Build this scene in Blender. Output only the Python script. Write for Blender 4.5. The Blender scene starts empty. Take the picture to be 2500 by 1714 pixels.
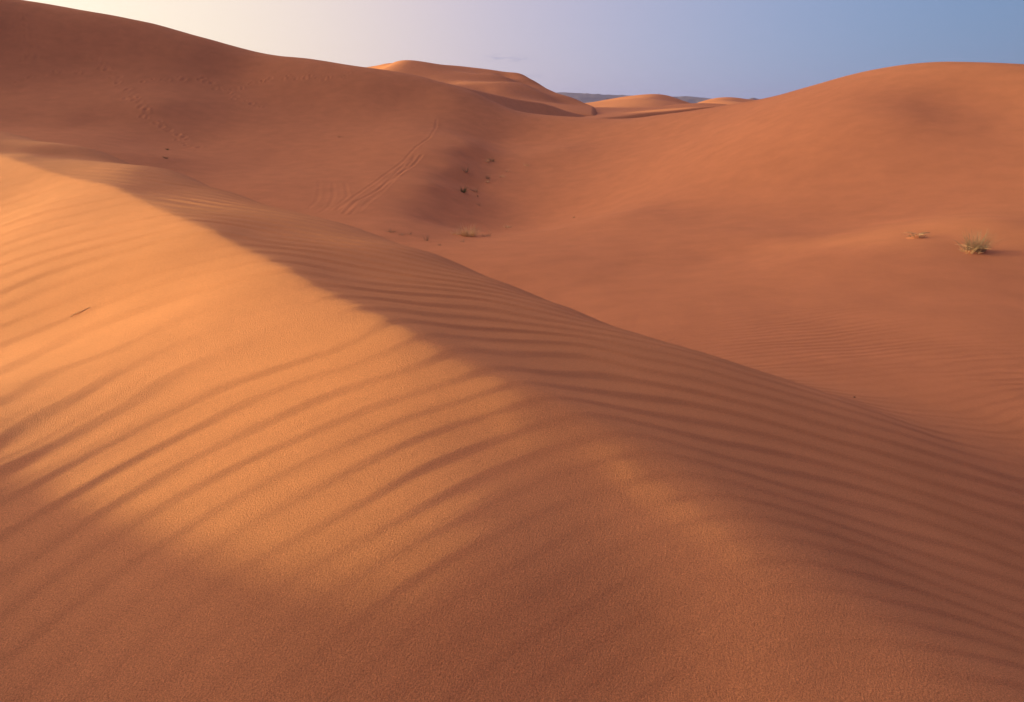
FULLRES = True
import math
import numpy as np
# ---------------------------------------------------------------- camera geometry
IW, IH, FP = 2500.0, 1714.0, 1667.0
PITCH = math.radians(20.0)
CP, SP = math.cos(PITCH), math.sin(PITCH)
def ray(px, py):
    """direction of the photograph's pixel; eye at the origin, y forward, z up"""
    a = (np.asarray(px, float) - IW/2)/FP
    b = (IH/2 - np.asarray(py, float))/FP
    return np.stack([a, CP + b*SP, -SP + b*CP], -1)
def at_range(px, py, d):
    v = ray(px, py); h = np.hypot(v[..., 0], v[..., 1])
    return v*(np.asarray(d)/h)[..., None]
def at_z(px, py, z):
    v = ray(px, py)
    return v*(np.asarray(z)/v[..., 2])[..., None]
# ---------------------------------------------------------------- smooth surface through heights and slopes
class Surface:
    """r^3 Hermite interpolation: heights H=[(x,y,z)], slopes G=[(x,y,ux,uy,slope along (ux,uy))]"""
    def __init__(s, H, G, lam=1e-3, lamg=1e-3, L=10.0):
        s.L = L
        hl = np.array([h[3] if len(h) > 3 else lam for h in H]); H = np.array([h[:3] for h in H], float); G = np.array(G, float).reshape(-1, 5)
        x = np.concatenate([H[:, 0], G[:, 0]])/L; y = np.concatenate([H[:, 1], G[:, 1]])/L
        nh, n = len(H), len(H) + len(G); s.nh = nh; s.x, s.y = x, y; s.ux, s.uy = G[:, 2], G[:, 3]
        v = np.concatenate([H[:, 2], G[:, 4]*L])
        dx = x[:, None]-x[None]; dy = y[:, None]-y[None]; r = np.sqrt(dx*dx+dy*dy)
        K = np.empty((n, n)); K[:nh, :nh] = r[:nh, :nh]**3
        K[nh:, :nh] = 3*r[nh:, :nh]*(s.ux[:, None]*dx[nh:, :nh] + s.uy[:, None]*dy[nh:, :nh])
        K[:nh, nh:] = K[nh:, :nh].T
        a = s.ux[:, None]*dx[nh:, nh:] + s.uy[:, None]*dy[nh:, nh:]; b = s.ux[None]*dx[nh:, nh:] + s.uy[None]*dy[nh:, nh:]
        rr = r[nh:, nh:]
        K[nh:, nh:] = -3*(rr*(s.ux[:, None]*s.ux[None] + s.uy[:, None]*s.uy[None]) + a*b/np.maximum(rr, 1e-9))
        K[np.arange(n), np.arange(n)] += np.concatenate([hl, np.full(len(G), lamg)])
        Q = np.zeros((n, 3)); Q[:nh, 0] = 1; Q[:nh, 1] = x[:nh]; Q[:nh, 2] = y[:nh]; Q[nh:, 1] = s.ux; Q[nh:, 2] = s.uy
        sol = np.linalg.solve(np.block([[K, Q], [Q.T, np.zeros((3, 3))]]), np.concatenate([v, np.zeros(3)]))
        s.c, s.d, s.p = sol[:nh], sol[nh:n], sol[n:]
    def __call__(s, X, Y):
        sh = np.shape(X); X = np.ravel(X)/s.L; Y = np.ravel(Y)/s.L
        out = np.empty(len(X)); h = s.nh
        for i in range(0, len(X), 40000):
            x = X[i:i+40000]; y = Y[i:i+40000]
            dx = x[:, None]-s.x[None]; dy = y[:, None]-s.y[None]; r = np.sqrt(dx*dx+dy*dy)
            o = s.p[0] + s.p[1]*x + s.p[2]*y + (r[:, :h]**3) @ s.c
            o -= (3*r[:, h:]*(dx[:, h:]*s.ux + dy[:, h:]*s.uy)) @ s.d
            out[i:i+40000] = o
        return out.reshape(sh)
# ripple field read off the photograph: pixel, rise of the ripple line in degrees, spacing across it in pixels
RIP = [(60,460,16,22),(60,560,17,28),(200,520,15,24),(300,600,15,28),(60,700,20,42),(300,720,19,40),(500,650,13,30),(60,900,23,60),(300,860,23,55),(550,800,20,48),(700,760,15,42),
 (60,1100,27,75),(300,1050,26,65),(600,960,22,55),(850,900,18,50),(60,1300,33,90),(300,1250,32,85),(650,1150,28,75),(950,1050,22,60),(1120,1000,14,55),(60,1550,36,105),(300,1500,36,100),(650,1400,34,95),
 (1000,1280,30,85),(1250,1180,22,75),(150,1690,38,110),(600,1650,38,110),(1000,1500,36,100),(1350,1350,32,90),(1600,1300,20,85),(1100,1690,40,110),(1500,1580,38,100),(1800,1480,28,90),(1900,1690,30,95),
 (150,372,-8,8),(300,425,-8,11),(450,500,-9,14),(450,450,-9,9),(650,580,-10,16),(650,530,-10,10),(850,680,-10,22),(850,610,-12,14),(1000,760,-10,28),(1000,660,-13,17),(1250,880,-11,38),(1250,760,-14,24),
 (1500,960,-12,46),(1500,860,-17,28),(1700,1050,-12,50),(1750,930,-20,30),(1900,1150,-13,55),(1950,1020,-18,36),(2150,1250,-14,58),(2200,1120,-17,42),(2400,1400,-14,58),(2400,1230,-16,46),(2450,1150,-14,38),(2100,1380,-10,60),(2350,1560,-8,60)]
# ---------------------------------------------------------------- foreground dune: control heights and slopes
nan = float('nan')
CREST = [(0,385,-1.35),(270,455,-1.5),(500,565,-1.62),(700,665,-1.72),(1000,830,-1.85),(1300,970,-1.98),(1600,1090,-2.1),(1900,1310,-2.2),(2100,1480,-2.28),(2400,1645,-2.38)]
SL = [.30,.33,.36,.36,.34,.30,.25,.20,.16,.14]     # slope of the lit flank just beside the crest
SR = [.18,.21,.25,.29,.32,.33,.34,.34,.36,.38]     # slope of the shaded flank just beside it
WD = [.9,.6,.45,.40,.35,.35,.35,.35,.4,.4]
SIL = [(0,320,31),(200,358,24.5),(400,412,19.5),(538,463,16.6),(700,513,13.4),(807,538,11.9),(1022,608,9.8),(1200,680,8.7),(1345,737,8.1),(1500,800,7.6),(1678,850,7.45)]
CRP = np.array([at_z(a, b, c) for a, b, c in CREST])
_cy = np.r_[-40, 0, CRP[::-1, 1], 30, 60]; _cx = np.r_[12., 3.6, CRP[::-1, 0], -25, -52]
_sy = np.linspace(-40, 60, 2001); _sx = np.interp(_sy, _cy, _cx); _k = np.exp(-(np.arange(-30, 31)/11.)**2); _sx = np.convolve(np.pad(_sx, 30, 'edge'), _k/_k.sum(), 'valid')
def crest_t(x, y):
    """signed plan distance to the crest line, + on the shaded side"""
    return (x - np.interp(y, _sy, _sx) - .06)*.73
_tq = np.linspace(-12, 14, 2601); _sg = lambda v: 1/(1+np.exp(-v))
_tg = (.15*_sg((_tq+.6)/.5) + .06*_sg((_tq-2.4)/.5))*_sg((5.6-_tq)/.7)
_tT = np.cumsum(_tg)*(_tq[1]-_tq[0]); _tT -= np.interp(.5, _tq, _tT)
def tilt(x, y):
    """the flank rolls away from the low sun towards the photographer's feet"""
    q = -.974*x + .225*y; p = .225*x + .974*y
    h = np.clip((6.4-p)/5.2, 0, 1); h = h*h*(3-2*h)
    return np.interp(q, _tq, _tT)*h*np.clip((p+7)/5, 0, 1)
def relief(x, y): return crease(x, y) + tilt(x, y)
def crease(x, y):
    t = crest_t(x, y)
    A = np.interp(y, [-1, 1, 2.2, 4.5, 7, 10, 18, 26, 34], [.0, .05, .09, .15, .20, .22, .22, .1, 0])
    w = np.interp(y, [2, 4, 9, 18], [.20, .12, .08, .10])
    return -A*(np.sqrt(t*t+w*w) - np.sqrt(t*t+1.0))
def build_fore():
    H, G = [], []
    cr = list(CRP)
    for i, c in enumerate(cr):
        t = cr[min(i+1, len(cr)-1)] - cr[max(i-1, 0)]; t = -t[:2]/np.hypot(*t[:2])
        nl = np.array([-t[1], t[0]])
        up = (cr[max(i-1, 0)][2]-cr[min(i+1, len(cr)-1)][2])/np.hypot(*(cr[max(i-1, 0)]-cr[min(i+1, len(cr)-1)])[:2])
        H.append(tuple(c))
        for sgn, s in ((1, SL[i]), (-1, SR[i])):
            q = c[:2] + sgn*WD[i]*nl
            g = -sgn*s*nl + up*t
            G.append((q[0], q[1], 1, 0, g[0])); G.append((q[0], q[1], 0, 1, g[1]))
    for a, b, d in SIL:
        p = at_range(a, b, d); H.append(tuple(p))
        u = p[:2]/np.hypot(*p[:2]); k = p[2]/np.hypot(*p[:2])
        G.append((p[0], p[1], u[0], u[1], k)); G.append((p[0], p[1], 1, 0, -.17 if a < 450 else -.20 if a < 900 else -.26))
        q = p[:2] + u*d*.45
        H.append((q[0], q[1], p[2] + k*d*.45 - .035*d - .6))
    for a, b, z in [(0,1000,-2.68),(0,1400,-2.75),(0,700,-2.4),(0,520,-2.1),(600,1714,-2.56),(1250,1714,-2.48),(1250,1400,-2.25),(500,1000,-2.32),(1700,1714,-2.46),
                    (300,700,-2.12),(2100,1200,-2.72),(2500,1420,-3.0),]:
        H.append(tuple(at_z(a, b, z)))
    for a, b, d in [(1800,890,7.4),(1950,938,7.6),(2100,988,7.9),(2300,1070,8.1),(2500,1160,8.2)]: H.append(tuple(at_range(a, b, d)))
    H += [(-4,-2,-2.8),(0,-1.6,-2.8),(3,-1.6,-2.8),(-22,15,-3.8),(-5.5,.8,-1.9),(-8,.5,-.5),(-8,2.5,-1.4),(-8,4.2,-2.5),(-8,6.2,-3.1),(-14,.5,.6),(-14,4,-1.6),(-14,8,-4.0),(-22,-5,-1),(-22,3,-3.6),(0,-4,-.9),(6,-4,-.6),(-5,-5,-.8),(0,-7,1.2),(7,-7,1.6),(-6,-8,1.2),(3,-11,4),(-5,-11,3.6),(3,-16,6.5),(-5,-16,6.5),(-40,25,-4),(5,0,-3.4),(7,3,-5),(12,5,-7),(14,0,-7.5),(8,10,-7),(3,16,-7.5),(-3,24,-8),(-10,32,-8),  # with an unseen hump at left and bank behind, added to shade the near sand
          (-20,42,-8),(-30,38,-1.6),(-40,46,-3),(-12,-26,3),(5,-26,5),(0,-36,-3),(16,-8,-9),(-30,-5,-7)]
    e = 1e-3
    H = [(x, y, z - float(crease(x, y))) for x, y, z in H]
    G = [(x, y, a, b, g - float(crease(x+a*e, y+b*e)-crease(x-a*e, y-b*e))/2/e) for x, y, a, b, g in G]
    S = Surface(H, G, lam=2e-4, lamg=1e-3, L=6.0)
    return S
# ---------------------------------------------------------------- valley and the two great dunes behind it
SKY = [(-300,-110,112),(0,-12,110),(90,5,108),(230,30,105),(350,52,103),(500,93,100),(700,138,96),(850,158,93),(884,163,92),(1031,188,90),(1076,201,89),(1166,228,88),(1257,269,87),(1300,277,86),(1383,284,84),(1483,289,82),
       (1560,287,79),(1618,279,77),(1754,260,71),(1898,233,66),(2000,205,63),(2120,173,60),(2250,154,57),(2380,151,55),(2500,156,53),(2800,190,50)]
VAL = [ # pixel, range, slope towards the right (nan = free)
 (0,150,97,-.18),(0,290,80,-.2),(200,300,78,-.24),(200,150,95,-.22),(420,250,80,-.3),(420,390,60,-.26),(400,120,96,-.2),(320,340,70,-.26),
 (600,200,91,-.02),(600,330,73,.0),(600,440,53,.02),(800,250,82,.03),(800,400,60,.05),(800,520,41,.04),(960,300,74,.05),(930,440,50,.06),(900,540,38,.02),
 (1060,250,82,.0),
 (995,480,46,-.1),(1060,480,48.5,-.42),(1125,480,52,-.42),(1190,480,55,-.05),(1035,420,50,-.1),(1090,420,54,-.42),(1150,420,58.5,-.42),(1215,420,62,-.05),
 (1080,370,57,-.1),(1130,370,62,-.42),(1180,370,67,-.42),(1232,370,71,-.04),(1118,330,64,-.1),(1165,330,69,-.3),(1215,330,74,-.2),(978,535,39.5,-.12),(1030,540,41,-.45),(1085,545,42.5,-.35),(1040,588,34,-.22),
 (1260,480,53,.05),(1300,420,60,.04),(1290,360,70,.03),(1240,560,38,.02),(1300,600,29,.03),
 (1400,350,66,.02),(1600,500,36,.02),(1500,680,23,.0),(1700,640,24,.01),(1950,560,27,.02),
 (2300,590,22,.0),(2250,280,44,-.02),(2480,500,26,-.04),(2480,700,16.5,-.04),(2150,740,16.5,.03),(1850,790,16,.02),(2000,860,13,.0),(1900,890,11.6,.0),(2000,925,10.2,-.02),(2150,960,9.7,-.03),(2300,900,11.3,.0),(2300,1020,9.0,-.04),(2500,960,10.0,.02),(2500,1090,8.9,-.04)]
def build_valley():
    H, G = [], []
    for a, b, d in SKY:
        p = at_range(a, b, d); H.append(tuple(p)); u = p[:2]/np.hypot(*p[:2]); k = p[2]/np.hypot(*p[:2])
        G.append((p[0], p[1], u[0], u[1], k))
        q = p[:2] + u*9; H.append((q[0], q[1], p[2] + k*9 - 1.1))
        q = p[:2] + u*34; H.append((q[0], q[1], p[2] + k*34 - 9))
        q = p[:2] + u*90; H.append((q[0], q[1], min(p[2]*.3, 0) - 16))
    for a, b, d, gx in VAL:
        p = at_range(a, b, d); H.append((*p, 3e-3 if d > 30 else 1e-3))
        if gx == gx: G.append((p[0], p[1], 1, 0, gx))
    H += [(-75,72,7),(-75,95,16),(-95,120,16),(-140,130,4),(-75,58,1),(-75,48,-1.5),(-75,36,-3.5),(-75,20,-4),(-75,7,-6),(-45,30,-5),(-60,10,-7),(-120,-10,-8),(-30,20,-8),(-15,25,-7.5),(-5,14,-7),(0,0,-6),(10,3,-5.5),(20,-15,-5),(50,0,1),(60,25,4),(90,30,-2),(30,-60,-6),(-50,-60,-8),
          (-110,28,-3),(-110,40,2.5),(-110,52,8.5),(-110,64,12.5),(-110,76,14.5),(-145,60,2),(-145,85,3),(-220,60,-12),(-300,110,-14),(-300,0,-14),(-200,15,-12),(-230,140,-12),(-300,-150,-14),(300,0,-14),(260,160,-14),(0,300,-16),(110,90,-15),(-170,200,-15),(150,0,-12),(0,-160,-10),(-160,-120,-10),(140,-120,-12)]  # starts with an unseen left ridge, added to keep the sun off the valley
    return Surface(H, G, lam=1e-5, lamg=1e-3, L=40.0)
def smax(a, b, w):
    h = np.clip(.5 + .5*(a-b)/w, 0, 1)
    return b + (a-b)*h + w*h*(1-h)
import bpy, bmesh, random
from mathutils import Vector, Matrix
rng = np.random.default_rng(7); random.seed(7)
SC = bpy.context.scene; COL = SC.collection
SUN_AZ, SUN_EL = math.radians(-77), math.radians(4.5)
def tag(o, label=None, cat=None, kind=None, group=None):
    if label: o['label'] = label
    if cat: o['category'] = cat
    if kind: o['kind'] = kind
    if group: o['group'] = group
    return o
def mesh_obj(name, verts, faces, mat=None, parent=None, smooth=True, normals=None):
    me = bpy.data.meshes.new(name)
    verts = np.asarray(verts, np.float32); faces = np.asarray(faces, np.int32)
    nf, k = faces.shape
    me.vertices.add(len(verts)); me.vertices.foreach_set('co', verts.ravel())
    me.loops.add(nf*k); me.loops.foreach_set('vertex_index', faces.ravel())
    me.polygons.add(nf); me.polygons.foreach_set('loop_start', np.arange(0, nf*k, k, dtype=np.int32))
    me.polygons.foreach_set('use_smooth', np.full(nf, smooth))
    me.update(calc_edges=True)
    if normals is not None:
        at = me.attributes.new('custom_normal', 'FLOAT_VECTOR', 'POINT')
        at.data.foreach_set('vector', np.asarray(normals, np.float32).ravel())
    if mat: me.materials.append(mat)
    o = bpy.data.objects.new(name, me); COL.objects.link(o)
    if parent: o.parent = parent
    return o
# ---------------------------------------------------------------- materials
class NT:
    def __init__(s, tree): s.t = tree
    def __call__(s, kind, **kw):
        n = s.t.nodes.new(kind)
        for k, v in kw.items():
            if k.startswith('i_'):
                key = k[2:]; key = int(key) if key.isdigit() else key.replace('_', ' ')
                if isinstance(v, bpy.types.NodeSocket): s.t.links.new(v, n.inputs[key])
                else: n.inputs[key].default_value = v
            else: setattr(n, k, v)
        return n
def new_mat(name):
    m = bpy.data.materials.new(name); m.use_nodes = True
    nt = m.node_tree; b = nt.nodes['Principled BSDF']
    b.inputs['Specular IOR Level'].default_value = .12
    return m, NT(nt), b
def sand_material(name, pale, red, grain):
    """pale wind-blown sand that grades into redder sand (point attribute 'redness' on the sheet)"""
    m, N, b = new_mat(name); L = m.node_tree.links
    geo = N('ShaderNodeNewGeometry'); P = geo.outputs['Position']
    big = N('ShaderNodeTexNoise', i_Vector=P, i_Scale=.8, i_Detail=5.0, i_Roughness=.6)
    bm_ = N('ShaderNodeMapRange', i_Value=big.outputs['Fac'], i_1=.3, i_2=.7, i_3=.93, i_4=1.07)
    if grain:
        at = N('ShaderNodeAttribute', attribute_name='redness')
        col = N('ShaderNodeMix', data_type='RGBA', i_0=at.outputs['Fac'], i_6=(*pale, 1), i_7=(*red, 1)).outputs[2]
    else:
        col = N('ShaderNodeRGB').outputs[0]; col.default_value = (*red, 1)
    col = N('ShaderNodeMix', data_type='RGBA', blend_type='MULTIPLY', i_0=1.0, i_6=col, i_7=bm_.outputs[0]).outputs[2]
    if grain:
        g1 = N('ShaderNodeTexNoise', i_Vector=P, i_Scale=170.0, i_Detail=2.0, i_Roughness=.8)
        mr = N('ShaderNodeMapRange', i_Value=g1.outputs['Fac'], i_1=.3, i_2=.7, i_3=.64, i_4=1.36)
        col = N('ShaderNodeMix', data_type='RGBA', blend_type='MULTIPLY', i_0=1.0, i_6=col, i_7=mr.outputs[0]).outputs[2]
        mp = N('ShaderNodeMapping', i_Vector=P, i_Rotation=(0, 0, math.radians(-38)), i_Scale=(1, .65, 1))
        n1 = N('ShaderNodeTexNoise', i_Vector=mp.outputs[0], i_Scale=110.0, i_Detail=4.0, i_Roughness=.7)
        bp = N('ShaderNodeBump', i_Strength=.85, i_Distance=.011, i_Height=n1.outputs['Fac'])
        L.new(bp.outputs[0], b.inputs['Normal'])
    L.new(col, b.inputs['Base Color'])
    b.inputs['Roughness'].default_value = .95
    return m
PALE, RED = (.565, .252, .107), (.555, .232, .102)
SAND = sand_material('wind_blown_sand', PALE, RED, True)
FAR_SAND = sand_material('far_sand', PALE, RED, False)
# ---------------------------------------------------------------- the near terrain: one continuous sheet of sand, split into its dunes
F = build_fore(); M = build_valley()
def cubic_up(A, n, axis):
    A = np.moveaxis(A, axis, 0); m = A.shape[0]
    t = np.linspace(0, m-1, n); i = np.clip(t.astype(int), 0, m-2); f = (t-i)[:, None]
    g = lambda k: A[np.clip(i+k, 0, m-1)]
    p0, p1, p2, p3 = g(-1), g(0), g(1), g(2)
    o = .5*(2*p1 + (p2-p0)*f + (2*p0-5*p1+4*p2-p3)*f**2 + (3*p1-p0-3*p2+p3)*f**3)
    return np.moveaxis(o, 0, axis)
Q = 3 if FULLRES else 6
st = .065 if FULLRES else .12
fine = np.arange(-56, 56.001, st); gs = np.cumsum(st*1.13**np.arange(1, 60)); gs = gs[gs < 20]; gs = np.concatenate([gs, np.arange(gs[-1]+2.5, 123.0, 2.5)])
AZ = np.radians(np.concatenate([fine[0]-gs[::-1], fine, fine[-1]+gs])); AZ = AZ[:(len(AZ)-1)//Q*Q+1]
def ring_step(r):
    if r < 1.5: return max(.012, .016*r)
    if r < 16: return (1 if FULLRES else 1.8)*max(.018, .0021*r)
    return (1 if FULLRES else 2)*(.0042*r if r < 125 else .012*r)
R = [.35]; dr = .012
while R[-1] < 300:
    dr = min(dr*1.02, ring_step(R[-1])) if dr < ring_step(R[-1]) else max(dr*.98, ring_step(R[-1])); R.append(R[-1] + dr)
R = np.array(R); R = R[:(len(R)-1)//Q*Q+1]
print('grid', len(R), len(AZ))
def eval_grid(S):
    a = AZ[::Q]; r = R[::Q]
    Z = S(r[:, None]*np.sin(a)[None], r[:, None]*np.cos(a)[None])
    # piecewise spacing: interpolate in index space
    return cubic_up(cubic_up(Z, len(R), 0), len(AZ), 1)
XX = R[:, None]*np.sin(AZ)[None]; YY = R[:, None]*np.cos(AZ)[None]
ZF = eval_grid(F) + relief(XX, YY); ZM = eval_grid(M)
ZF = np.where(R[:, None] < 75, ZF, -60)
BL = np.clip(.3 + .09*(R[:, None]-5), .3, 1.4)
Z = smax(ZF, ZM, BL)
exec_ripples = None
# ---------------------------------------------------------------- wind ripples, tracks and dents, as real relief in the sheet
NT_TAB = rng.random((256, 256)).astype(np.float32)
def vnoise(x, y, off=0):
    x = x + off*17.3; y = y + off*31.7
    xi = np.floor(x).astype(np.int64); yi = np.floor(y).astype(np.int64); fx = x-xi; fy = y-yi
    fx = fx*fx*fx*(fx*(fx*6-15)+10); fy = fy*fy*fy*(fy*(fy*6-15)+10)
    a = NT_TAB[yi & 255, xi & 255]; b = NT_TAB[yi & 255, (xi+1) & 255]; c = NT_TAB[(yi+1) & 255, xi & 255]; d = NT_TAB[(yi+1) & 255, (xi+1) & 255]
    return (a*(1-fx)+b*fx)*(1-fy) + (c*(1-fx)+d*fx)*fy - .5
def hit(px, py):
    """where the line of sight through a pixel meets the smooth terrain"""
    v = ray(px, py); h = np.hypot(v[0], v[1]); r = np.geomspace(.8, 150, 4000)
    X = r*v[0]/h; Y = r*v[1]/h; T = smax(np.where(r < 75, F(X, Y) + relief(X, Y), -60), M(X, Y), np.clip(.3+.09*(r-5), .3, 1.4))
    i = np.argmax(T > v[2]/h*r); return np.array([X[i], Y[i], T[i]])
# phase of the foreground ripples: a smooth field that follows the directions and spacings above
PG, PH = [], []
for px, py, an, sp in RIP:
    c = hit(px, py)[:2]; u = np.array([math.cos(math.radians(an)), -math.sin(math.radians(an))])*sp*.35
    a = hit(px-u[0], py-u[1])[:2]; b = hit(px+u[0], py+u[1])[:2]; t = (b-a)/np.hypot(*(b-a)); n = np.array([-t[1], t[0]])
    v = np.array([-u[1], u[0]])/.35*.5; v = v if v[1] < 0 else -v
    d = hit(px+v[0], py+v[1])[:2] - hit(px-v[0], py-v[1])[:2]; n = n if n @ d > 0 else -n
    lam = max(abs(n @ d), .16)
    PG += [(c[0], c[1], t[0], t[1], 0.), (c[0], c[1], n[0], n[1], 1/lam)]
PHASE = Surface([(0, 4, 0)], PG, lam=1e-6, lamg=.03, L=6.)
near = R < 60
X, Y = XX[near], YY[near]; RR = np.broadcast_to(R[near][:, None], X.shape)
wF = np.clip(.5 + (ZF[near]-ZM[near])/1.2, 0, 1); wF = wF*wF*(3-2*wF)
q0, q1 = np.searchsorted(R, 26)//Q*Q, 0
nn = (np.count_nonzero(near)-1)//Q*Q+1
ph = np.zeros_like(X)
ph[:nn] = cubic_up(cubic_up(PHASE(X[:nn:Q, ::Q], Y[:nn:Q, ::Q]), nn, 0), X.shape[1], 1)
def slope_of(A):
    """length of the plan gradient of a field on the polar sheet"""
    dr = np.gradient(R[near])[:, None]; da = np.gradient(AZ)[None]*RR
    return np.hypot(np.gradient(A, axis=0)/dr, np.gradient(A, axis=1)/da)
LAMB = np.clip(1/np.maximum(slope_of(ph), .3), .1, 1.1)
ph *= 1.18
ph += .30*vnoise(X*.4, Y*.5, 1) + .24*vnoise(X*.9, Y*2.0, 2)
ph2 = ph*1.63 + .9*vnoise(X*.7, Y*1.1, 3)
gx = np.gradient(ZF[near], axis=1)/np.maximum(np.gradient(X, axis=1)**2+np.gradient(Y, axis=1)**2, 1e-12)**.5
def saw(p, lee=.30):
    """ripple section: a short steep lee and a long windward back"""
    f = p-np.floor(p); u = np.where(f < lee, f/lee, (1-f)/(1-lee)); return 2*(.6*u*u*(3-2*u) + .4*u)-1
ct = crest_t(X, Y)
shade = 1/(1+np.exp(-(ct-.15)/.18))
amp = LAMB*np.clip((27-RR)/13, .22, 1)*(.023*shade*np.clip(.85+.6*vnoise(X*.5, Y*.8, 4), .4, 1.2) + .0082*np.interp(RR, [4, 8, 15], [1, 1.35, 1.9])*(1-shade)*np.clip(.75+1.0*vnoise(X*.45, Y*.9, 5), .25, 1.2)*np.clip(-ct/1.1, .35, 1))
fall = np.clip((46-RR)/18, 0, 1)
D = amp*saw(ph) + .32*amp*saw(ph2, .35)*np.clip(.5+1.6*vnoise(X*.4, Y*.4, 6), 0, 1)
D += (1-shade)*.010*vnoise(X*.45+Y*.1, Y*1.1-X*.35, 7)
back = np.clip((Y-.2)/1.0, 0, 1)
D *= wF*fall*(.25+.75*back)
# finer ripples of the valley floor
wM = (1-wF)*np.clip((21-RR)/9, 0, 1)
fx = 3.9*(Y - .16*X) + .55*np.sin(X*.55+.4)*2 + 1.1*vnoise(X*.5, Y*.8, 8) + .6*vnoise(X*1.6, Y*2.4, 9)
D += wM*.0075*np.clip(.7+1.2*vnoise(X*.35, Y*.35, 10), .15, 1.2)*saw(fx, .35)
Z[near] += D
del D, amp, ph, ph2, fx, shade
# faint unevenness farther off
farw = np.clip((R[:, None]-14)/20, 0, 1)*np.clip((170-R[:, None])/40, 0, 1)
Z += farw*(.055*vnoise(XX*.22, YY*.16, 11) + .018*vnoise(XX*.8+YY*.3, YY*.5, 12))
def groove(pts, half, depth, rim):
    P = np.array([hit(*q)[:2] for q in pts]); lo = P.min(0)-2; hi = P.max(0)+2
    m = (XX > lo[0]) & (XX < hi[0]) & (YY > lo[1]) & (YY < hi[1])
    x = XX[m]; y = YY[m]; best = np.full(x.shape, 9.)
    n = max(len(P), 2)
    tt = np.linspace(0, n-1, 6*n); Pf = np.stack([np.interp(tt, range(n), P[:, k]) for k in (0, 1)], -1)
    for p, q in zip(Pf[:-1], Pf[1:]):
        d = q-p; L2 = max(d@d, 1e-9); t = np.clip(((x-p[0])*d[0]+(y-p[1])*d[1])/L2, 0, 1)
        best = np.minimum(best, np.hypot(x-p[0]-t*d[0], y-p[1]-t*d[1]))
    Z[m] += -depth*np.exp(-(best/half)**2) + rim*np.exp(-((best-1.9*half)/(half*.8))**2)
for pts, dp in [([(822,512),(870,476),(919,443),(961,412),(1000,376),(1021,355),(1048,337),(1063,313),(1066,292)],.09),
            ([(840,521),(870,491),(931,458),(967,430),(1006,406),(1030,379)],.11),([(876,515),(907,488),(961,440),(1012,382)],.08),([(856,523),(889,497),(940,449),(985,405)],.07),
            ([(783,518),(804,503),(815,479),(813,449)],.06),([(753,509),(774,491),(780,461),(778,440)],.05),([(825,503),(849,479),(843,449)],.06),([(1995,301),(1985,350),(1965,400)],.025)]:
    groove(pts, .12, dp*.16, dp*.10)
def footprints(pts, step, size, depth):
    P = np.array([hit(*q) for q in pts]); seg = np.r_[0, np.cumsum(np.linalg.norm(np.diff(P, axis=0), axis=1))]
    for s in np.arange(0, seg[-1], step):
        s = s + random.uniform(-.25, .25)*step
        x0, y0 = (np.interp(s, seg, P[:, k]) + random.gauss(0, .32) for k in (0, 1))
        r0 = math.hypot(x0, y0); a0 = math.atan2(x0, y0)
        i0, i1 = np.searchsorted(R, (r0-1.4, r0+1.4)); j0, j1 = np.searchsorted(AZ, (a0-1.2/r0, a0+1.2/r0))
        sl = (slice(i0, i1), slice(j0, j1)); d2 = (XX[sl]-x0)**2*1.2 + (YY[sl]-y0)**2*.6
        k = size*random.uniform(.7, 1.3)
        Z[sl] += depth*random.uniform(.4, 1.2)*(-np.exp(-d2/k**2) + .55*np.exp(-((np.sqrt(d2)-1.7*k)/(.7*k))**2))
for pts in [[(47,38),(62,76),(90,114),(97,125),(71,137),(57,156)],[(227,137),(265,175),(303,218),(341,256),(374,293),(426,322),(473,369)],[(47,199),(128,180),(189,177),(227,179)],
            [(558,222),(639,194),(710,187),(805,192),(852,182)],[(331,203),(497,194),(558,227),(606,251),(658,265)]]:
    footprints(pts, .6, .2, .04)

# normals by finite differences on the grid
def grid_normals(X, Y, Z):
    P = np.stack([X, Y, Z], -1)
    du = np.gradient(P, axis=1); dv = np.gradient(P, axis=0)
    n = np.cross(du, dv); n[n[..., 2] < 0] *= -1
    return n/np.linalg.norm(n, axis=-1, keepdims=True)
NN = grid_normals(XX, YY, Z)
nr, na = Z.shape
idx = np.arange(nr*na).reshape(nr, na)
quads = np.stack([idx[:-1, :-1], idx[:-1, 1:], idx[1:, 1:], idx[1:, :-1]], -1).reshape(-1, 4)
seam = np.stack([idx[:-1, -1], idx[:-1, 0], idx[1:, 0], idx[1:, -1]], -1)
quads = np.concatenate([quads, seam])
V = np.stack([XX, YY, Z], -1).reshape(-1, 3); NV = NN.reshape(-1, 3)
qc = V[quads].mean(1)
REDNESS = np.clip(.5 - (ZF-ZM)/2.4, 0, 1).reshape(-1)
isF = (ZF > ZM).reshape(-1)[quads[:, 0]]
DIV = np.array([at_range(a, b, d)[:2] for a, b, d in [(1483,289,82),(1230,400,58),(1150,480,46),(1060,560,38),(1000,600,33)]])
DIV = np.concatenate([[DIV[0]*3.5], DIV, [[-8, 20], [-30, -60], [-60, -300]]])
ang = np.interp(qc[:, 1], DIV[::-1, 1], DIV[::-1, 0])
isL = (~isF) & (qc[:, 0] < ang); isR = (~isF) & ~isL
def sub_mesh(name, mask, mat):
    q = quads[mask]; u, inv = np.unique(q, return_inverse=True)
    o = mesh_obj(name, V[u], inv.reshape(q.shape), mat, normals=NV[u])
    at = o.data.attributes.new('redness', 'FLOAT', 'POINT'); at.data.foreach_set('value', REDNESS[u].astype(np.float32))
    return o
tag(sub_mesh('foreground_dune', isF, SAND), 'rippled sand dune in front, one flank sunlit orange and the other in mauve shade', 'dune', 'structure')
tag(sub_mesh('left_dune', isL, SAND), 'tall smooth dune behind at upper left whose shaded face carries footprints and ski tracks', 'dune', 'structure')
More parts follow.
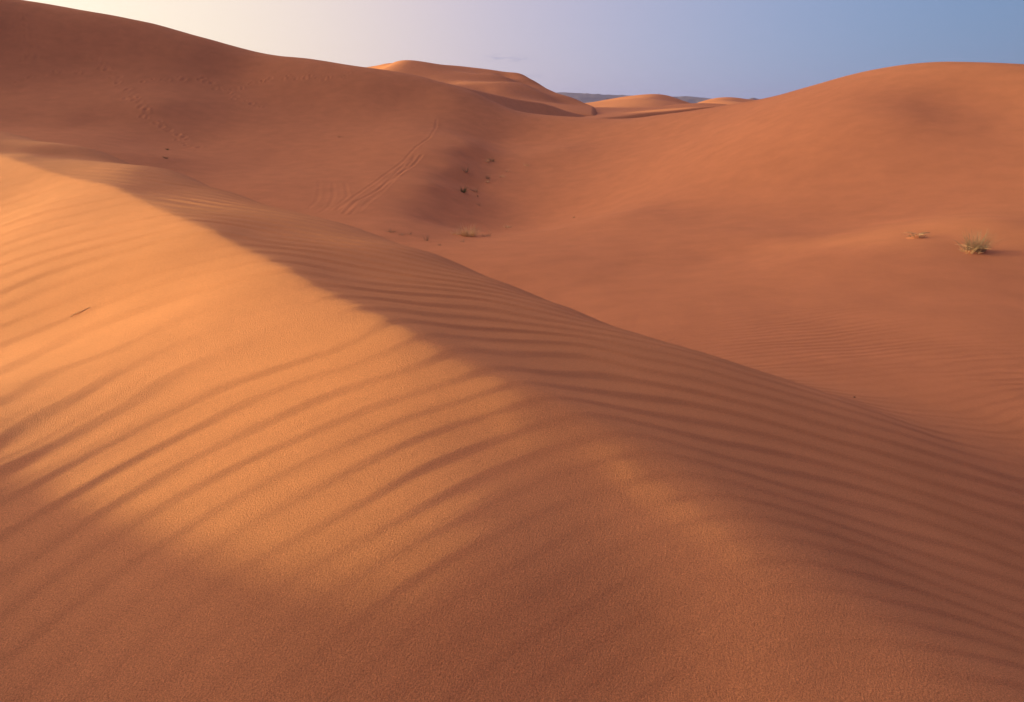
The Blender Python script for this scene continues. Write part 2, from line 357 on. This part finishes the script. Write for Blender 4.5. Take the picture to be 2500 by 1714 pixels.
tag(sub_mesh('right_dune', isR, SAND), 'broad smooth orange dune rising behind the valley floor on the right', 'dune', 'structure')
# ---------------------------------------------------------------- far dunes, far ground, far hills
def patch(name, S, a0, a1, r0, r1, na, nr, mat, label, floor=-14, edge=.12):
    """a dune of its own: a surface over a fan-shaped plot whose rim sinks under the ground"""
    az = np.radians(np.linspace(a0, a1, na)); rr = np.geomspace(r0, r1, nr)
    X = rr[:, None]*np.sin(az)[None]; Y = rr[:, None]*np.cos(az)[None]; T = S(X, Y)
    T = T + .25*vnoise(X*.04, Y*.03, 21) + .10*vnoise(X*.15, Y*.10, 22)
    u = np.linspace(0, 1, na)[None]; v = np.linspace(0, 1, nr)[:, None]
    k = np.clip(np.minimum(np.minimum(u, 1-u)/edge, np.minimum(v, 1-v)/edge), 0, 1); k = k*k*(3-2*k)
    T = floor + (np.maximum(T, floor+.01)-floor)*k - (1-k)*2
    i = np.arange(nr*na).reshape(nr, na)
    q = np.stack([i[:-1, :-1], i[:-1, 1:], i[1:, 1:], i[1:, :-1]], -1).reshape(-1, 4)[:, ::-1]
    return tag(mesh_obj(name, np.stack([X, Y, T], -1).reshape(-1, 3), q, mat), label, 'dune', 'structure')
def build_dune(pts, slopes, sky, L=60., drop=.25, lam=1e-4):
    H, G = [tuple(at_range(*p)) for p in pts], []
    for a, b, d in sky:
        p = at_range(a, b, d); u = p[:2]/np.hypot(*p[:2]); k = p[2]/np.hypot(*p[:2]); H.append(tuple(p)); G.append((p[0], p[1], u[0], u[1], k))
        q = p[:2]+u*d*.08; H.append((q[0], q[1], p[2] + k*d*.08 - .012*d)); q = p[:2]+u*d*.3; H.append((q[0], q[1], p[2] - d*.3*drop))
    for a, b, d, g in slopes:
        p = at_range(a, b, d); G.append((p[0], p[1], 1, 0, g))
    return Surface(H, G, lam=lam, lamg=1e-3, L=L)
A_SKY = [(860,172,330),(930,157,320),(976,154,315),(1022,157,312),(1103,160,308),(1184,169,302),(1234,176,298),(1270,179,294),(1293,192,288),(1324,213,278),(1392,237,262),(1442,258,250)]
A_PTS = [(1184,180,288),(1225,201,264),(1302,235,240),(1383,256,222),(1060,185,268),(1120,215,236),(1150,195,262),(1220,238,226),(1300,254,208),(1180,252,204),(1320,264,196),(1450,268,205),(1000,200,240),(900,185,290)]
A_SL = [(1250,200,276,-.62),(1300,222,260,-.62),(1350,241,246,-.5),(1215,185,288,-.5),(1120,200,250,.08),(1200,228,236,.06),(1060,185,266,.0),(1000,175,285,-.02),(945,162,305,.8),(915,165,310,.8),(1270,248,216,.05)]
patch('far_dune', build_dune(A_PTS, A_SL, A_SKY, drop=.15), -14, 9, 170, 420, 260, 220, FAR_SAND, 'tallest far dune behind the left dune, its peak lit yellow and a dark lee face to the right')
def arm(name, crest, n, front, back, label):
    """a dune arm: its crest line with a steep lee face towards n and a long gentle back"""
    c = np.array(crest, float); t = np.linspace(0, 1, 160); k = np.linspace(0, 1, len(c))
    P = at_range(np.interp(t, k, c[:, 0]), np.interp(t, k, c[:, 1]), np.interp(t, k, c[:, 2]))
    ker = np.hanning(15); ker /= ker.sum(); sm = lambda v: np.convolve(np.pad(v, 7, 'edge'), ker, 'valid'); P = np.stack([sm(P[:, q]) for q in range(3)], -1)
    n = np.array(n)/np.hypot(*n); rows = []
    for s, dz in [(front*f, -.52*front*f) for f in np.linspace(1, .05, 14)] + [(0, 0)] + [(-back*f, -.02*back*f - .10*back*f*f) for f in np.linspace(.04, 1, 16)]:
        q = P.copy(); q[:, 0] += n[0]*s; q[:, 1] += n[1]*s; q[:, 2] += dz + .12*vnoise(q[:, 0]*.12, q[:, 1]*.12, 51)*min(1, abs(s)); rows.append(q)
    V3 = np.array(rows); i = np.arange(V3[..., 0].size).reshape(V3.shape[:2])
    return tag(mesh_obj(name, V3.reshape(-1, 3), np.stack([i[:-1, :-1], i[:-1, 1:], i[1:, 1:], i[1:, :-1]], -1).reshape(-1, 4)[:, ::-1], FAR_SAND), label, 'dune', 'structure')
arm('far_dune', [(990,190,122),(1040,193,128),(1076,200,133),(1121,211,139),(1190,227,148),(1257,242,157),(1329,252,166),(1392,274,174),(1451,286.5,181),(1483,289.5,185),(1530,296,190)], (.83, -.56), 16, 60, 'low dark arm of a far dune, a shadowed sliver just over the left dune ridge')
D_SKY = [(1470,262,300),(1530,262.5,296),(1590,261,292),(1640,256,288),(1700,251.5,284),(1754,253,282),(1800,258,280)]
D_PTS = [(1430,272,230),(1480,276,210),(1540,271,230),(1600,267,225),(1680,262,220),(1750,262,220)]
D_SL = [(1600,262,262,.04),(1700,256,258,.02)]
patch('far_dune', build_dune(D_PTS, D_SL, D_SKY, drop=.1), 3, 20, 165, 420, 160, 120, FAR_SAND, 'low pale far dune sloping up to the right behind the saddle', floor=-11)
arm('far_dune', [(1440,292,140),(1490,286.5,146),(1517,285,150),(1543,281,154),(1578,276,158),(1621,273,163),(1660,269,168),(1720,262,175),(1790,258,182)], (.75, -.66), 12, 45, 'thin shadowed dune edge just above the saddle between the two great dunes')
C_SKY = [(1400,253,905),(1440,250,900),(1470,245,900),(1492,241,900),(1517,237,900),(1539,234,900),(1569,231,900),(1604,230,900),(1621,231.5,900),(1640,236,895),(1665,245,885),(1690,253,875)]
C_PTS = [(1480,249,850),(1550,238.5,850),(1610,237,850),(1660,250,840),(1480,257,720),(1560,254,700),(1640,258,700),(1700,259,760),(1390,259,760)]
S_C = build_dune(C_PTS, [(1500,246,830,.1),(1560,245,800,.02),(1640,248,800,-.25)], C_SKY, L=150., drop=.1)
patch('far_dune', S_C, 3, 17, 560, 1150, 200, 160, FAR_SAND, 'rounded far dune on the horizon with tiny walkers along its top', floor=-14, edge=.1)
G_SKY = [(1690,254,780),(1710,249,780),(1731,242.5,780),(1767,237.5,780),(1799,238.5,780),(1822,242,780),(1853,244,780),(1900,246,780)]
patch('far_dune', build_dune([(1720,253,690),(1780,248,680),(1850,252,680)], [(1800,245,720,-.15)], G_SKY, L=150., drop=.1), 13, 25, 560, 1050, 120, 100, FAR_SAND, 'small far dune peeping over the flank of the right dune', floor=-14)
# the open desert floor, one ring-shaped sheet out to the horizon
na, nr = 240, 90
az = np.linspace(-math.pi, math.pi, na, endpoint=False); rr = np.geomspace(105, 26000, nr)
X = rr[:, None]*np.sin(az)[None]; Y = rr[:, None]*np.cos(az)[None]
T = -9.5 + 1.6*vnoise(X*.012, Y*.012, 31) + .8*vnoise(X*.05, Y*.04, 32) + np.where(rr[:, None] < 3000, 0, -1.5)
T = np.where(rr[:, None] < 130, T-4, T)
i = np.arange(nr*na).reshape(nr, na); j = np.roll(i, -1, 1)
tag(mesh_obj('ground', np.stack([X, Y, T], -1).reshape(-1, 3), np.stack([i[:-1], i[1:], j[1:], j[:-1]], -1).reshape(-1, 4), FAR_SAND), 'flat sandy desert floor far beyond the dunes', 'ground', 'structure')
m, N, b = new_mat('bare_rock'); geo = N('ShaderNodeNewGeometry')
nz = N('ShaderNodeTexNoise', i_Vector=geo.outputs['Position'], i_Scale=.004, i_Detail=6.0)
mx = N('ShaderNodeMix', data_type='RGBA', i_0=nz.outputs['Fac'], i_6=(.10, .085, .085, 1), i_7=(.20, .16, .15, 1)); m.node_tree.links.new(mx.outputs[2], b.inputs['Base Color']); ROCK = m
def far_hill(name, sky, d, depth, label):
    px = np.linspace(sky[0][0], sky[-1][0], 260); py = np.interp(px, *zip(*sky))
    top = at_range(px, py, np.full(len(px), d)); u = top[:, :2]/np.hypot(top[:, 0], top[:, 1])[:, None]
    rows = []
    for s in np.linspace(-1, 1, 25):
        w = (1-abs(s))**.8 if s < 0 else (1-s)
        h = -30 + (top[:, 2]+30)*w; p = top[:, :2] + u*s*depth
        n = vnoise(p[:, 0]*.004, p[:, 1]*.004, 41)*90*w*(1-w)*2 + vnoise(p[:, 0]*.012, p[:, 1]*.012, 42)*25*w*(1 if s else .25)
        rows.append(np.stack([p[:, 0], p[:, 1], h + n], -1))
    V3 = np.array(rows); i = np.arange(V3[..., 0].size).reshape(V3.shape[:2])
    tag(mesh_obj(name, V3.reshape(-1, 3), np.stack([i[:-1, :-1], i[:-1, 1:], i[1:, 1:], i[1:, :-1]], -1).reshape(-1, 4)[:, ::-1], ROCK), label, 'hills', 'structure')
far_hill('hills', [(1280,248),(1330,228),(1370,225.5),(1395,226),(1437,228.5),(1480,231),(1535,233),(1560,236),(1600,238),(1645,235.5),(1680,235),(1705,237.5),(1745,243),(1790,247),(1830,250)], 11000, 1500, 'long blue rocky ridge far off on the horizon')
far_hill('hills', [(1810,250),(1822,244),(1832,239.5),(1840,238),(1848,240),(1860,243),(1890,250)], 9000, 700, 'small blue peak showing over the shoulder of the right dune')
# ---------------------------------------------------------------- plants
def leaf_mat(name, ca, cb):
    m, N, b = new_mat(name); oi = N('ShaderNodeNewGeometry')
    nz = N('ShaderNodeTexNoise', i_Vector=oi.outputs['Position'], i_Scale=9.0)
    mx = N('ShaderNodeMix', data_type='RGBA', i_0=nz.outputs['Fac'], i_6=(*ca, 1), i_7=(*cb, 1)); m.node_tree.links.new(mx.outputs[2], b.inputs['Base Color'])
    b.inputs['Roughness'].default_value = .8; return m
STRAW = leaf_mat('dry_straw', (.74, .52, .26), (.86, .66, .38)); GREY = leaf_mat('grey_stems', (.30, .22, .14), (.42, .32, .20)); GREEN = leaf_mat('dull_green', (.09, .11, .05), (.17, .18, .08)); DARK = leaf_mat('dark_stems', (.14, .11, .08), (.22, .17, .11))
def blade(vs, fs, base, az, lean, length, wid, droop, seg=5):
    """one thin stalk: a three-sided tapering tube that leans and droops"""
    p = np.array(base, float); el = math.pi/2 - lean; i0 = len(vs)
    for k in range(seg+1):
        t = k/seg; r = wid*(1-t*.85)
        s = np.array([-math.sin(az), math.cos(az), 0])
        d = np.array([math.cos(az)*math.cos(el), math.sin(az)*math.cos(el), math.sin(el)]); n = np.cross(s, d)
        for a in range(3):
            vs.append(p + r*(s*math.cos(a*2.0944) + n*math.sin(a*2.0944)))
        p = p + d*length/seg; el -= droop/seg
        if k:
            for a in range(3):
                q = i0+(k-1)*3; fs.append((q+a, q+(a+1) % 3, q+3+(a+1) % 3, q+3+a))
def tuft_mesh(name, w, h, n, mat, parent=None, spread=1.0, seed=1, wid=.010, off=(0, 0)):
    rs = random.Random(seed); vs, fs = [], []
    for _ in range(n):
        a = rs.uniform(0, 6.283); rad = w*.26*math.sqrt(rs.random())
        lean = min(abs(rs.gauss(0, .55))*spread + rad/w*.7, 1.45)
        blade(vs, fs, (off[0]+rad*math.cos(a), off[1]+rad*math.sin(a), -.03), a + rs.gauss(0, .5), lean, h*rs.uniform(.35, 1.15), wid*rs.uniform(.6, 1.2), rs.uniform(0, .9))
    return mesh_obj(name, np.array(vs), np.array(fs), mat, parent)
def surf_z(x, y):
    r = math.hypot(x, y); a = math.atan2(x, y); i = min(np.searchsorted(R, r), len(R)-1); j = np.searchsorted(AZ, a)
    return float(np.median(Z[i-1:i+1, j-1:j+1]))
GRP = 'dry grass tufts in the hollow and on the dune slopes'
def place(o, px, py, label, cat='grass tuft', group=GRP, tilt=None, dz=0):
    p = hit(px, py); o.location = (p[0], p[1], surf_z(p[0], p[1]) + dz); tag(o, label, cat, group=group)
    return float(np.hypot(p[0], p[1]))
def mpp(px, py):
    p = hit(px, py); return float(np.linalg.norm(p))/FP
TUFTS = [ # name, pixel, width and height in pixels, stalks, material, spread, label
 ('grass_tuft',1144,577,62,30,240,STRAW,1.0,'largest straw-coloured grass tuft at the mouth of the dark hollow'),
 ('grass_tuft',1113,573,34,15,55,STRAW,1.2,'lower straw tuft touching the left side of the largest straw tuft'),
 ('grass_tuft',1188,578,38,11,45,GREY,1.5,'flattened grey-brown tuft just right of the largest straw tuft'),
 ('grass_tuft',1240,556,30,10,40,STRAW,1.4,'low pale tuft farther right of the largest straw tuft, with a thin shadow'),
 ('dry_shrub',1041,588,15,17,16,DARK,.7,'small upright dark twiggy shrub in the bottom of the hollow'),
 ('grass_tuft',956,566,30,15,26,GREY,.9,'faint grey tuft above the foreground ridge, first of three in a row'),
 ('grass_tuft',979,573,18,12,18,GREY,1.2,'faint grey tuft in the middle of the row of three above the ridge'),
 ('grass_tuft',999,571,16,12,18,GREY,1.1,'faint grey tuft of the row of three nearest to the dark hollow'),
 ('green_bush',1131,470,16,17,70,GREEN,.9,'small round green bush inside the dark hollow'),
 ('grass_tuft',1160,468,24,14,34,GREY,1.1,'brown tuft on a dark line right beside the green bush'),
 ('grass_tuft',1137,421,18,18,28,GREY,.9,'thin grey tuft standing alone on the dark slope above the green bush'),
 ('grass_tuft',1190,396,14,13,24,STRAW,1.0,'pale tuft beside a dark green bush at the top of the hollow'),
 ('green_bush',1201,394,13,10,36,GREEN,1.2,'small dark green bush highest up in the hollow'),
 ('grass_tuft',1191,437,15,13,24,GREY,1.0,'brown tuft right above a paler one at the hollow edge'),
 ('grass_tuft',1189,446,15,9,20,STRAW,1.3,'pale low tuft right below a brown one at the hollow edge'),
 ('grass_tuft',1226,433,16,10,18,STRAW,1.3,'small spread tuft on the slope between hollow and right dune'),
 ('grass_tuft',1241,419,14,8,15,STRAW,1.4,'tiny pale tuft just above the small spread tuft on the slope'),
 ('grass_tuft',1286,406,13,10,18,STRAW,1.1,'pale tuft farthest out to the right of the hollow'),
 ('grass_tuft',1166,480,12,6,14,DARK,1.5,'flat dark tuft just below the brown tuft beside the green bush'),
 ('grass_tuft',1167,501,16,7,16,GREY,1.5,'flat grey tuft lowest on the inner slope of the hollow'),
 ('grass_tuft',1130,592,18,10,16,GREY,1.3,'thin grey tuft in front of the largest straw tuft'),
 ('grass_tuft',1074,600,12,6,34,GREY,1.3,'flat wisp of grass lying at the edge of the foreground ridge'),
 ('grass_tuft',1196,568,14,8,8,STRAW,.9,'few bare stalks behind the flattened grey-brown tuft'),
 ('green_bush',1401,532,7,5,20,GREEN,1.2,'tiny green bush alone on the open valley slope'),
 ('green_bush',407,366,9,6,24,GREEN,1.2,'upper of two tiny green bushes on the shaded left dune'),
 ('green_bush',405,387,11,7,26,GREEN,1.2,'lower of two tiny green bushes on the shaded left dune'),
 ('grass_tuft',833,335,20,6,14,DARK,1.6,'small flat dark tuft alone on the slope of the left dune'),
]
for k, (nm, px, py, w_, h_, n, mt, sp, lab) in enumerate(TUFTS):
    s = mpp(px, py)
    place(tuft_mesh(nm, w_*s*.9, h_*s*1.08, n, mt, spread=sp, seed=100+k, wid=max(.005, .36*s)), px, py, lab, 'bush' if nm == 'green_bush' else 'shrub' if nm == 'dry_shrub' else 'grass tuft')
# the two big tufts of the right-hand slope have parts
def mound(name, parent, w, d, h, seed):
    rs = np.random.default_rng(seed); n = 40; vs = []; g = np.linspace(-1, 1, n)
    for y in g:
        for x in g:
            q = max(0, 1-(x*x+y*y)); vs.append((x*w, y*d, h*q**1.4*(1+.15*math.sin(3*x+seed)) - .06*(1-q)))
    i = np.arange(n*n).reshape(n, n)
    return mesh_obj(name, np.array(vs), np.stack([i[:-1, :-1], i[:-1, 1:], i[1:, 1:], i[1:, :-1]], -1).reshape(-1, 4), FAR_SAND, parent)
def roots(name, parent, w, n, seed, mat):
    rs = random.Random(seed); vs, fs = [], []
    for _ in range(n):
        a = rs.choice([rs.gauss(0, .35), math.pi+rs.gauss(0, .4), -math.pi/2+rs.gauss(0, .4)]); 
        blade(vs, fs, (.05*math.cos(a), .05*math.sin(a), .10), a, 1.25, w*rs.uniform(.5, 1.05), .014, rs.uniform(.3, .7), 8)
    return mesh_obj(name, np.array(vs), np.array(fs), mat, parent)
def big_tuft(px, py, w, h, label, up, seed):
    s = mpp(px, py); o = bpy.data.objects.new('grass_tuft', None); COL.objects.link(o); place(o, px, py, label)
    mound('sand_mound', o, w*s*.42, w*s*.32, .06*w*s, seed)
    tuft_mesh('stems', w*s*.8, h*s*1.05, up, GREY, o, .55 if up > 100 else 1.4, seed, .0065, (.04, .03))
    if up > 100: tuft_mesh('dry_base', w*s*.75, h*s*.42, 60, STRAW, o, 1.7, seed+1, .008, (-.12, -.05))
    roots('roots', o, w*s*.5, 9, seed+2, STRAW)
big_tuft(2378, 615, 70, 46, 'large grey-green tuft at right with a dry base and a long shadow', 210, 301)
big_tuft(2240, 580, 62, 22, 'tuft of bent stems arching over a little sand mound at right', 46, 302)
# ---------------------------------------------------------------- a straw, a pebble, walkers far off
def lying(name, px0, py0, px1, py1, rad, mat):
    a, c = hit(px0, py0), hit(px1, py1); vs, fs = [], []; n = 14
    for k in range(n):
        t = k/(n-1); p = a+(c-a)*t; p[2] = surf_z(p[0], p[1]) + rad*.2 + .006*t + .006*math.sin(5*t); r = rad*(.35+.65*math.sin(math.pi*min(t*.8+.15, 1)))
        d = (c-a)/np.linalg.norm(c-a); s = np.array([-d[1], d[0], 0]); s /= np.linalg.norm(s); u = np.cross(d, s)
        for q in range(6): vs.append(p + r*(s*math.cos(q*1.0472)+u*math.sin(q*1.0472)))
        if k:
            for q in range(6): b0 = (k-1)*6; fs.append((b0+q, b0+(q+1) % 6, b0+6+(q+1) % 6, b0+6+q))
    vs = np.array(vs); o0 = vs[0].copy(); o = mesh_obj(name, vs-o0, np.array(fs), mat); o.location = o0; return o
tag(lying('straw', 170, 775, 224, 749, .0042, STRAW), 'thin dry straw lying on the sunlit flank of the foreground dune', 'straw')
bm = bmesh.new(); bmesh.ops.create_icosphere(bm, subdivisions=3, radius=1)
for v in bm.verts: v.co *= 1 + .18*math.sin(3.1*v.co.x+1)*math.cos(2.7*v.co.y) + .08*math.sin(7*v.co.z)
me = bpy.data.meshes.new('pebble'); bm.to_mesh(me); bm.free()
for p in me.polygons: p.use_smooth = True
m, N, b = new_mat('dark_stone'); nz = N('ShaderNodeTexNoise', i_Scale=6.0); mx = N('ShaderNodeMix', data_type='RGBA', i_0=nz.outputs['Fac'], i_6=(.012, .009, .009, 1), i_7=(.03, .022, .02, 1)); m.node_tree.links.new(mx.outputs[2], b.inputs['Base Color']); me.materials.append(m)
peb = bpy.data.objects.new('pebble', me); COL.objects.link(peb); s = mpp(2086, 970); peb.scale = (2.3*s, 1.6*s, 1.3*s)
place(peb, 2086, 971, 'small dark pebble lying on the rippled valley floor', 'pebble', None, dz=.4*s)
CLOTH = leaf_mat('dark_clothes', (.02, .02, .03), (.06, .05, .06)); 
def person(px, py, label, stride, face, arm):
    """a walking figure grown as one skin: torso, head, arms, legs"""
    J = {'hip':(0,0,.95,.15),'waist':(0,0,1.12,.13),'chest':(0,.02,1.36,.17),'neck':(0,.03,1.50,.06),'chin':(0,.05,1.57,.085),'crown':(0,.04,1.70,.10),
         'sl':(-.19,.02,1.42,.07),'el':(-.25,-arm,1.14,.05),'wl':(-.25,.14-arm,.92,.04),'sr':(.19,.02,1.42,.07),'er':(.25,arm,1.14,.05),'wr':(.25,.16+arm,.92,.04),
         'tl':(-.10,0,.90,.10),'kl':(-.11,stride*.55,.50,.075),'al':(-.11,stride*.5-.06,.08,.05),'fl':(-.11,stride*.5+.12,.04,.045),
         'tr':(.10,0,.90,.10),'kr':(.11,-stride*.25,.50,.075),'ar':(.11,-stride-.05,.09,.05),'fr':(.11,-stride+.12,.04,.045)}
    E = [('hip','waist'),('waist','chest'),('chest','neck'),('neck','chin'),('chin','crown'),('chest','sl'),('sl','el'),('el','wl'),('chest','sr'),('sr','er'),('er','wr'),
         ('hip','tl'),('tl','kl'),('kl','al'),('al','fl'),('hip','tr'),('tr','kr'),('kr','ar'),('ar','fr')]
    ks = list(J); me = bpy.data.meshes.new('person'); me.from_pydata([J[k][:3] for k in ks], [(ks.index(a), ks.index(c)) for a, c in E], [])
    o = bpy.data.objects.new('person', me); COL.objects.link(o)
    md = o.modifiers.new('skin', 'SKIN')
    for k, v in zip(ks, me.skin_vertices[0].data): v.radius = (J[k][3], J[k][3]); v.use_root = (k == 'hip')
    o.modifiers.new('smooth', 'SUBSURF').levels = 1; me.materials.append(CLOTH)
    v = ray(px, py); h = np.hypot(v[0], v[1]); r = np.linspace(600, 1100, 3000); zz = S_C(r*v[0]/h, r*v[1]/h) + .25*vnoise(r*v[0]/h*.04, r*v[1]/h*.03, 21) + .1*vnoise(r*v[0]/h*.15, r*v[1]/h*.10, 22)
    e = zz/r; i = int(np.argmax(np.where(r > 830, e, -9))); q = np.where(e >= v[2]/h)[0]; i = q[0] if len(q) and r[q[0]] > 700 else i
    o.location = (r[i]*v[0]/h, r[i]*v[1]/h, zz[i]-.02); o.rotation_euler.z = face; o.scale = (1.05,)*3
    tag(o, label, 'person', group='walkers on the far rounded dune')
person(1481, 244, 'left of the two dark-clothed walkers close together low on the far dune', .35, -1.2, .1)
person(1483.6, 243.5, 'right of the two dark-clothed walkers close together low on the far dune', .25, -1.0, -.1)
person(1487, 243, 'dark-clothed walker a few steps ahead of the close pair on the far dune', .3, -1.1, .12)
person(1608.7, 231, 'lone dark-clothed walker on the very top of the far dune', .2, .6, .05)
# ---------------------------------------------------------------- the air
hz_m = bpy.data.materials.new('haze_air'); hz_m.use_nodes = True; hn = hz_m.node_tree; hn.nodes.remove(hn.nodes['Principled BSDF'])
pv = hn.nodes.new('ShaderNodeVolumePrincipled'); pv.inputs['Color'].default_value = (.42, .49, 1, 1); pv.inputs['Density'].default_value = 2.2e-5; pv.inputs['Anisotropy'].default_value = .3
hn.links.new(pv.outputs[0], hn.nodes['Material Output'].inputs['Volume'])
x0, z0, z1 = 27000, -60, 330
vs8 = [(x, y, z) for z in (z0, z1) for y in (-x0, x0) for x in (-x0, x0)]
hb = mesh_obj('haze', vs8, [(0,2,3,1),(4,5,7,6),(0,1,5,4),(2,6,7,3),(0,4,6,2),(1,3,7,5)], hz_m, smooth=False)
tag(hb, 'thin dusty air over the dunes that turns the farthest hills blue', 'haze', 'stuff')

# ---------------------------------------------------------------- world, sun, camera
w = bpy.data.worlds.new('World'); SC.world = w; w.use_nodes = True
WN = NT(w.node_tree); bg = w.node_tree.nodes['Background']; WL = w.node_tree.links
sky = WN('ShaderNodeTexSky', sky_type='NISHITA', sun_disc=False, sun_elevation=SUN_EL, sun_rotation=SUN_AZ, air_density=1.0, dust_density=1.2, ozone_density=2.0, altitude=700)
tc = WN('ShaderNodeTexCoord')
GA, GE = math.radians(-46), math.radians(4)
dot = WN('ShaderNodeVectorMath', operation='DOT_PRODUCT', i_0=tc.outputs['Generated'], i_1=(math.sin(GA)*math.cos(GE), math.cos(GA)*math.cos(GE), math.sin(GE)))
ang = WN('ShaderNodeMath', operation='ARCCOSINE', i_0=dot.outputs['Value'])
fac = WN('ShaderNodeMath', operation='DIVIDE', i_0=ang.outputs[0], i_1=math.pi)
ramp = WN('ShaderNodeValToRGB', i_Fac=fac.outputs[0]); cr = ramp.color_ramp; cr.interpolation = 'B_SPLINE'
SKYC = [(0,(1.02,.88,.64)),(12,(1.0,.86,.66)),(28,(.90,.72,.60)),(44,(.54,.46,.58)),(62,(.29,.35,.56)),(80,(.13,.23,.43)),(110,(.14,.18,.36)),(180,(.12,.13,.25))]
while len(cr.elements) < len(SKYC): cr.elements.new(.5)
for e, (d, c) in zip(cr.elements, SKYC): e.position = d/180; e.color = (*c, 1)
# the sky higher up: warm and bright over the sunset side, dusky over the other
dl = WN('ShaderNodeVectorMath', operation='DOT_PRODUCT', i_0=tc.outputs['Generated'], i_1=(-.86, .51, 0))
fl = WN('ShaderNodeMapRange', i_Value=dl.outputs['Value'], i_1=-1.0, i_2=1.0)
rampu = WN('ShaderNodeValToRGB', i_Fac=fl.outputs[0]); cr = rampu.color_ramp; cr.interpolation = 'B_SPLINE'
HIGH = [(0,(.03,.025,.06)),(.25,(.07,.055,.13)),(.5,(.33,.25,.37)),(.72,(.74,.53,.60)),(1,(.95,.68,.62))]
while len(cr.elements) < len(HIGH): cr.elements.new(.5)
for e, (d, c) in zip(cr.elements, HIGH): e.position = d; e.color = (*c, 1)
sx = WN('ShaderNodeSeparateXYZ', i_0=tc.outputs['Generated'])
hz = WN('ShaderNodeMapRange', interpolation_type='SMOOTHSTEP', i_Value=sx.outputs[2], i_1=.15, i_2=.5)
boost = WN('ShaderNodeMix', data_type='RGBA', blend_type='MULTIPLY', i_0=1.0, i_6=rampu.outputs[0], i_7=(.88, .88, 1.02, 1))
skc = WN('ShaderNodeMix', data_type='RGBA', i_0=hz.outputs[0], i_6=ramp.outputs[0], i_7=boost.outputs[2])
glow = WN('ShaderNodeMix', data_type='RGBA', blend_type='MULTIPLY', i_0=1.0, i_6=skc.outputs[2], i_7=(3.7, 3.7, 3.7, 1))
# the aureole round the low sun
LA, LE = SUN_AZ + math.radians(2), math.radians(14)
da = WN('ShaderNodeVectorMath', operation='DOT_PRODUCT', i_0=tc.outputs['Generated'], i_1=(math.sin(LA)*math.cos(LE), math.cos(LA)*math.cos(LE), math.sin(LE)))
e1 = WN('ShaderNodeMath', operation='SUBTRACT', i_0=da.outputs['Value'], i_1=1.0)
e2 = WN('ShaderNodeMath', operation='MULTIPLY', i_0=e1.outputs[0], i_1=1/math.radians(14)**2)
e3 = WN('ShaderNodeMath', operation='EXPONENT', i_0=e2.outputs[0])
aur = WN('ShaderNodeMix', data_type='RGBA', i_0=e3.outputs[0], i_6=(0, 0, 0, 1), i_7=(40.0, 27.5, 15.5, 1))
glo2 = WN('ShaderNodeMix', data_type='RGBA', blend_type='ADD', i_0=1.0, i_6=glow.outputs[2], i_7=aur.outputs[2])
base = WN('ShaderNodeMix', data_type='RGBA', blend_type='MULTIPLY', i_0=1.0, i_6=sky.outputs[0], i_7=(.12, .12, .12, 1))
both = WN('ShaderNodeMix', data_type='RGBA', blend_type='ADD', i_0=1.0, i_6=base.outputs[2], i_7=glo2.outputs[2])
# two faint wisps of cloud
sep = WN('ShaderNodeSeparateXYZ', i_0=tc.outputs['Generated'])
def mth(op, a, b): return WN('ShaderNodeMath', operation=op, i_0=a, i_1=b).outputs[0]
yy = mth('MAXIMUM', sep.outputs[1], .05); tx = mth('DIVIDE', sep.outputs[0], yy); tz = mth('DIVIDE', sep.outputs[2], yy)
cn = WN('ShaderNodeTexNoise', i_Vector=WN('ShaderNodeCombineXYZ', i_0=mth('MULTIPLY', tx, 60.0), i_1=mth('MULTIPLY', tz, 330.0)).outputs[0], i_Scale=1.0, i_Detail=5.0, i_Roughness=.65)
wisp = None
for x0, z0, wx, wz in ((-.012, .0565, .024, .0040), (.014, .0545, .014, .0025), (.028, .0336, .012, .0022)):
    a_ = mth('DIVIDE', mth('SUBTRACT', tx, x0), wx); b_ = mth('DIVIDE', mth('SUBTRACT', tz, z0), wz)
    g_ = mth('EXPONENT', mth('MULTIPLY', mth('ADD', mth('MULTIPLY', a_, a_), mth('MULTIPLY', b_, b_)), -1.0), 0)
    wisp = g_ if wisp is None else mth('ADD', wisp, g_)
wf = WN('ShaderNodeMapRange', i_Value=cn.outputs['Fac'], i_1=.42, i_2=.68, i_3=0.0, i_4=.55)
wm = WN('ShaderNodeMix', data_type='RGBA', i_0=mth('MULTIPLY', wisp, wf.outputs[0]), i_6=both.outputs[2], i_7=(1.15, 1.15, 1.75, 1))
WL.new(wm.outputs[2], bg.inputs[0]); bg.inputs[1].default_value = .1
sl = bpy.data.lights.new('sun', 'SUN'); sl.energy = 3.0; sl.angle = math.radians(3); sl.color = (1, .80, .36)
so = bpy.data.objects.new('sun', sl); COL.objects.link(so)
sd = Vector((math.sin(SUN_AZ)*math.cos(SUN_EL), math.cos(SUN_AZ)*math.cos(SUN_EL), math.sin(SUN_EL)))
so.rotation_euler = sd.to_track_quat('Z', 'Y').to_euler(); so.location = sd*60
cd = bpy.data.cameras.new('camera'); cam = bpy.data.objects.new('camera', cd); COL.objects.link(cam)
cd.sensor_width = 36; cd.lens = FP/IW*36; cd.clip_start = .05; cd.clip_end = 60000
cam.rotation_euler = (math.pi/2 - PITCH, 0, 0)
SC.camera = cam
vs = SC.view_settings; vs.view_transform = 'Standard'; vs.look = 'None'; vs.gamma = 1; vs.use_curve_mapping = False; vs.exposure = 1.44
